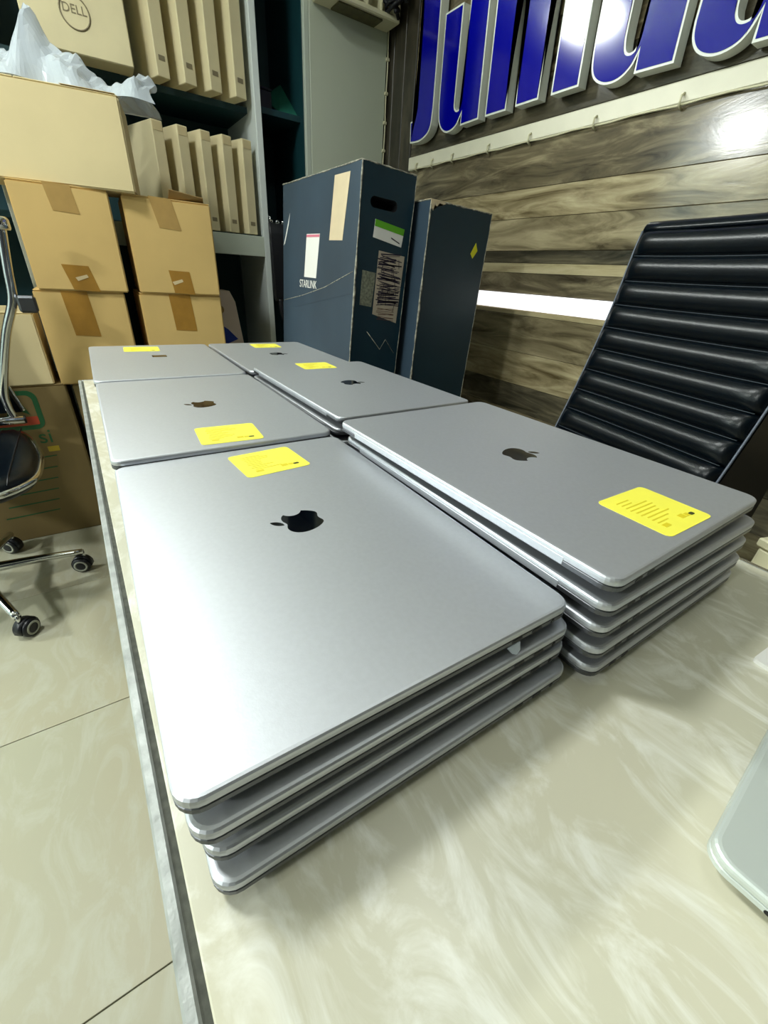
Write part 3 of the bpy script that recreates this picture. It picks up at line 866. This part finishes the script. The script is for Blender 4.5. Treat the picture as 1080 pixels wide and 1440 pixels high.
for k in range(5):
    rr = random.Random(k)
    pts = [(rr.uniform(-.035, .035), rr.uniform(-.12, .06), .02*i + rr.uniform(-.01, .01)) for i in range(7)]
    tube('cable', smooth_path(pts, 4), .007, 'black_cable', bw, 7)

# ================================================================== NAVY BOXES
def hole_front(w, h, hx, hz, hw, hh, depth, name, material, parent, y=0.0):
    """front plate with a stadium-shaped hand hole, and the recess behind it"""
    st = rrect(hw, hh, hh*.48, 6, hx, hz); n = len(st)
    bm = bmesh.new(); ed = []
    for ring in ([(0, 0), (w, 0), (w, h), (0, h)], st):
        vs = [bm.verts.new((a, y, b_)) for a, b_ in ring]
        ed += [bm.edges.new((vs[i], vs[(i+1) % len(vs)])) for i in range(len(vs))]
    bmesh.ops.triangle_fill(bm, use_beauty=True, use_dissolve=False, edges=ed)
    obj_bm(name, bm, material, parent)
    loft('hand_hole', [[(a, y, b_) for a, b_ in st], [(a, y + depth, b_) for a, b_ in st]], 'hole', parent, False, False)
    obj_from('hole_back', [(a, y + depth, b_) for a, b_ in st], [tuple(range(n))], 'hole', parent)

def navy_box(name, label, loc, rot, w, d, h, hole):
    t = thing(name, label, 'box', loc, rot, 'tall navy equipment boxes')
    # sides: left face slate, other faces navy
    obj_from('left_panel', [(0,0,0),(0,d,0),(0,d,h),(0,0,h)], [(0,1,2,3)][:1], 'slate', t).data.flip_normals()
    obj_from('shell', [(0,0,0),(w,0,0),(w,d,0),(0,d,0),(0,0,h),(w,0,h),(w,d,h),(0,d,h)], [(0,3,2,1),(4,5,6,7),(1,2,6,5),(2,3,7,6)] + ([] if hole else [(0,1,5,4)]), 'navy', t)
    if hole: hole_front(w, h, *hole, .05, 'front_panel', 'navy', t)
    # worn paper edges
    rnd = random.Random(3)
    def edge(a, b_, r=.0022):
        a, b_ = Vector(a), Vector(b_); n = 22
        pts = [a.lerp(b_, i/n) + Vector((rnd.uniform(-.0007, .0007), rnd.uniform(-.0007, .0007), rnd.uniform(-.0007, .0007))) for i in range(n+1)]
        tube('worn_edge', pts, [r*rnd.uniform(.35, 1.25) for _ in pts], 'wear', t, 6)
    edge((0,0,0), (0,0,h), .0030); edge((0,0,h), (w,0,h), .0020); edge((0,0,h), (0,d,h), .0024); edge((w,0,h), (w,d,h), .0016); edge((w,0,0), (w,0,h), .0012)
    return t
B1W, B1D, B1H = .176, .555, .66
lean = 3.3
n1 = navy_box('equipment_box', 'tall navy box with a hand hole and stickers behind the right laptops', (.700 - .66*math.sin(R(lean)) , 1.085, Z + .437 - .66), (0, R(lean), 0), B1W, B1D, B1H, (.076, B1H - .082, .088, .026))
zt = B1H - .437    # local z of calib z
def L1(y, z): return (-.0002, y - 1.085, z + zt)
quad_patch('beige_tape', [L1(1.238,.42), L1(1.271-.012,.264), L1(1.185-.012,.262), L1(1.146,.419)], (-1,0,0), .0008, 'beige_tape', n1)
wl = quad_patch('white_label', [L1(1.427,.285), L1(1.443,.160), L1(1.346,.159), L1(1.326,.283)], (-1,0,0), .0008, 'white_label', n1)
quad_patch('label_stripe', [(-.0010, 1.427-1.085, .283+zt), (-.0010, 1.428-1.085, .276+zt), (-.0010, 1.328-1.085, .274+zt), (-.0010, 1.327-1.085, .281+zt)], (-1,0,0), .0004, 'pink', wl)
text_mesh('box_lettering', 'STARLINK', .034, 'white_label', n1, .0003, sx=0.92, mtx=face_mtx((-.0012, 1.410-1.085, .138+zt), (0, -1, 0), (0, 0, 1)))
quad_patch('torn_slit', [L1(1.575,.350), L1(1.635,.256), L1(1.622,.262), L1(1.585,.320)], (-1,0,0), .0006, 'white_label', n1)
tube('tape_crease', [L1(1.63,.075), L1(1.45,.103), L1(1.28,.136), L1(1.10,.185)], .0012, 'wear', n1, 5)
quad_patch('clear_tape_band', [L1(1.64,.070), L1(1.64,.040), L1(1.09,.130), L1(1.09,.175)], (-1,0,0), .0003, 'slate', n1)
def L1f(x, z): return (x - .700 + (.437 - z)*.0 + (.437 - z)*math.tan(R(lean)), -.0003, z + zt)
gl = quad_patch('shipping_label', [L1f(.745,.318), L1f(.739,.275), L1f(.837,.263), L1f(.845,.308)], (0,-1,0), .0008, 'white_label', n1)
quad_patch('label_header', [(L1f(.745,.318)[0], -.0011, .318+zt), (L1f(.743,.302)[0], -.0011, .302+zt), (L1f(.842,.292)[0], -.0011, .292+zt), (L1f(.845,.308)[0], -.0011, .308+zt)], (0,-1,0), .0004, 'green_label', gl)
quad_patch('label_note', [(L1f(.80,.29)[0], -.0011, .283+zt), (L1f(.80,.28)[0], -.0011, .280+zt), (L1f(.83,.27)[0], -.0011, .270+zt), (L1f(.83,.275)[0], -.0011, .273+zt)], (0,-1,0), .0003, 'ink', gl)
sl = quad_patch('marked_label', [L1f(.761,.246), L1f(.747,.080), L1f(.836,.060), L1f(.852,.242)], (0,-1,0), .0008, 'label_cream', n1)
rnd = random.Random(5)
bm = bmesh.new()
def stroke(bm, x0, z0, x1, z1, wd):
    d = Vector((x1-x0, 0, z1-z0)); n = Vector((-d.z, 0, d.x)).normalized()*wd/2
    vs = [bm.verts.new(Vector(p) + n*s) for p, s in (((x0,-.0012,z0),1),((x0,-.0012,z0),-1),((x1,-.0012,z1),-1),((x1,-.0012,z1),1))]
    bm.faces.new(vs)
for k in range(46):
    zc_ = .238 - .135*(k/46.0); 
    xa, xb = rnd.uniform(.756, .775), rnd.uniform(.815, .845)
    dz = rnd.uniform(-.010, .010)
    a = L1f(xa, zc_); b_ = L1f(xb, zc_ + dz)
    stroke(bm, a[0], zc_ + zt, b_[0], zc_ + dz + zt, rnd.uniform(.0012, .0035))
for k in range(16):
    xa = rnd.uniform(.765, .835); za = rnd.uniform(.12, .235)
    a = L1f(xa, za); b_ = L1f(xa + rnd.uniform(-.01, .01), za - rnd.uniform(.015, .04)); stroke(bm, a[0], a[2], b_[0], b_[2], .0018)
obj_bm('scribble', bm, 'ink', sl)
bm = bmesh.new()
for k in range(9):
    za = .098 - k*.0038; a = L1f(.757 + rnd.uniform(0,.01), za); b_ = L1f(.825, za + rnd.uniform(-.006, .006)); stroke(bm, a[0], a[2], b_[0], b_[2], .0014)
obj_bm('signature', bm, 'ink_brown', sl)
gy = quad_patch('barcode_label', [L1f(.708,.192), L1f(.701,.102), L1f(.742,.099), L1f(.753,.189)], (0,-1,0), .0008, 'label_grey', n1)
tube('scratch', [L1f(.73,.03), L1f(.78,-.02), L1f(.80,.01), L1f(.835,-.03)], .0010, 'wear', n1, 4)

B2W, B2D, B2H = .240, .50, .60
n2 = navy_box('equipment_box', 'navy box with a torn top corner and yellow tag beside the wood wall', (.891 - .60*math.sin(R(2.0)), 1.03, Z + .371 - .60), (0, R(2.0), 0), B2W, B2D, B2H, None)
quad_patch('yellow_tag', [(.176, -.0003, .490), (.187, -.0003, .478), (.203, -.0003, .500), (.192, -.0003, .520)], (0,-1,0), .0008, 'yellow_tag', n2)
prism('torn_corner', [(-.001, B2H + .001), (-.001, B2H - .030), (.004, B2H - .018), (.009, B2H - .024), (.013, B2H - .010), (.022, B2H - .013), (.030, B2H - .004), (.045, B2H - .006), (.060, B2H + .001)], -.0012, 0, 'beige_tape', n2, 'y')
prism('torn_corner', [(-.002, B2H + .001), (.060, B2H + .001), (.060, B2H + .0022), (-.002, B2H + .0022)], -.001, .030, 'beige_tape', n2, 'y')
# low bench that carries the two navy boxes
bn = thing('low_bench', 'low dark bench under the two navy boxes', 'bench', (.62, 1.02, 0))
hb = Z + .371 - .611
box('top', 0, .60, 0, .66, hb - .03, hb, 'wood_d', bn, .003)
for x in (.02, .54):
    for y in (.02, .60): box('leg', x, x + .04, y, y + .04, 0, hb - .025, 'wood_d', bn, .002)

# cream box beside the table's right edge
cb = thing('cream_box', 'cream box standing beside the right edge of the table', 'box', (.668, -.004, 0), (0, 0, R(-18)))
box('body', 0, .26, -.12, 0, 0, TT - .022, 'cream', cb, .004)
box('lid', -.003, .263, -.123, .003, TT - .022, TT - .010, 'cream', cb, .002)

# ================================================================== SIGN LETTERS
letters = {
 'J': [(1.800, 1.16), (1.787, 1.091), (1.781, 0.80), (1.785, 0.770), (1.797, 0.752), (1.825, 0.751), (1.818, 0.681), (1.775, .677), (1.735, 0.679), (1.690, 0.695), (1.673, 0.732), (1.675, 0.881), (1.680, 1.059), (1.684, 1.16)],
 'u': [(1.646, 1.016), (1.644, 0.941), (1.640, 0.777), (1.634, 0.723), (1.615, 0.694), (1.583, 0.677), (1.549, 0.677), (1.517, 0.690), (1.499, 0.720), (1.499, 0.685), (1.402, 0.687), (1.418, 1.016), (1.513, 1.016), (1.506, 0.819), (1.504, 0.742), (1.522, 0.731), (1.541, 0.741), (1.544, 0.77), (1.546, 0.895), (1.549, 1.016)],
 'm': [(1.384, 1.016), (1.368, 0.687), (1.270, 0.686), (1.288, 0.943), (1.283, .965), (1.262, .972), (1.243, .955), (1.240, 0.929), (1.229, 0.687), (1.135, 0.687), (1.149, 0.93), (1.143, .958), (1.122, .968), (1.103, .95), (1.099, 0.887), (1.087, 0.686), (0.991, 0.686), (1.008, 0.95), (1.016, 1.0), (1.05, 1.024), (1.10, 1.024), (1.15, 1.005), (1.18, 1.022), (1.24, 1.024), (1.285, 1.005), (1.288, 1.016)],
 'u2': [(0.974, 1.016), (0.970, 0.849), (0.968, 0.80), (0.964, 0.736), (0.955, 0.702), (0.934, 0.681), (0.899, 0.668), (0.859, 0.671), (0.831, 0.692), (0.824, 0.716), (0.823, 0.674), (0.721, 0.671), (0.738, 1.016), (0.835, 1.016), (0.831, 0.807), (0.830, 0.735), (0.838, .720), (0.853, 0.719), (0.866, 0.730), (0.873, 0.772), (0.878, 1.016)],
 'a': [(0.704, 1.0), (0.699, 0.768), (0.698, 0.722), (0.690, 0.696), (0.670, 0.673), (0.637, 0.660), (0.606, 0.660), (0.580, 0.669), (0.564, 0.688), (0.557, 0.712), (0.556, 0.662), (0.470, 0.660), (0.482, 1.016), (0.574, 1.016), (0.565, 0.76), (0.567, 0.712), (0.578, 0.704), (0.595, 0.706), (0.606, 0.719), (0.612, 0.743), (0.618, 1.0)],
}
def chaikin(P, it=2):
    for _ in range(it):
        out = []; n = len(P)
        for i in range(n):
            a, b_, c_ = Vector(P[i-1]), Vector(P[i]), Vector(P[(i+1) % n])
            d1, d2 = (b_ - a), (c_ - b_)
            ang = abs(d1.angle_signed(d2)) if d1.length > 1e-6 and d2.length > 1e-6 else 0
            if R(6) < ang < R(70): out += [tuple(b_ - d1*.25), tuple(b_ + d2*.25)]
            else: out.append(tuple(b_))
        P = out
    return P
def inset(P, dist):
    n = len(P); area = sum(P[i][0]*P[(i+1) % n][1] - P[(i+1) % n][0]*P[i][1] for i in range(n)); s = 1 if area > 0 else -1
    out = []
    for i in range(n):
        a, b_, c_ = Vector(P[i-1]), Vector(P[i]), Vector(P[(i+1) % n])
        e1, e2 = (b_ - a).normalized(), (c_ - b_).normalized()
        n1_, n2_ = Vector((-e1.y, e1.x))*s, Vector((-e2.y, e2.x))*s
        mm = (n1_ + n2_)
        if mm.length < 1e-4: mm = n1_
        mm.normalize(); k = 1 / max(.45, mm.dot(n1_))
        out.append(tuple(b_ + mm*dist*k))
    return out
lab = {'J': 'blue letter J with white edges, first of the wall sign', 'u': 'blue letter u with white edges, right after the J on the sign',
       'm': 'blue letter m with white edges in the middle of the wall sign', 'u2': 'blue letter u with white edges after the m on the sign',
       'a': 'last visible blue letter of the wall sign, cut off at the upper right'}
XF = 1.355
for k, P in letters.items():
    yc, zc = sum(p[0] for p in P)/len(P), min(p[1] for p in P)
    t = thing('sign_letter', lab[k], 'sign letter', (XF, yc, Z + zc), group='letters of the blue wall sign')
    Q = chaikin([(p[0] - yc, p[1] - zc) for p in P])
    prism('white_return', Q, 0, XW - XF - .010, 'sign_white', t, 'x')
    prism('blue_face', inset(Q, .0055), -.0012, .002, 'sign_blue', t, 'x')
    for yy in (-.03, .03):
        box('standoff', XW - XF - .012, XW - XF, yy - .004, yy + .004, .03, .038, 'silver', t)
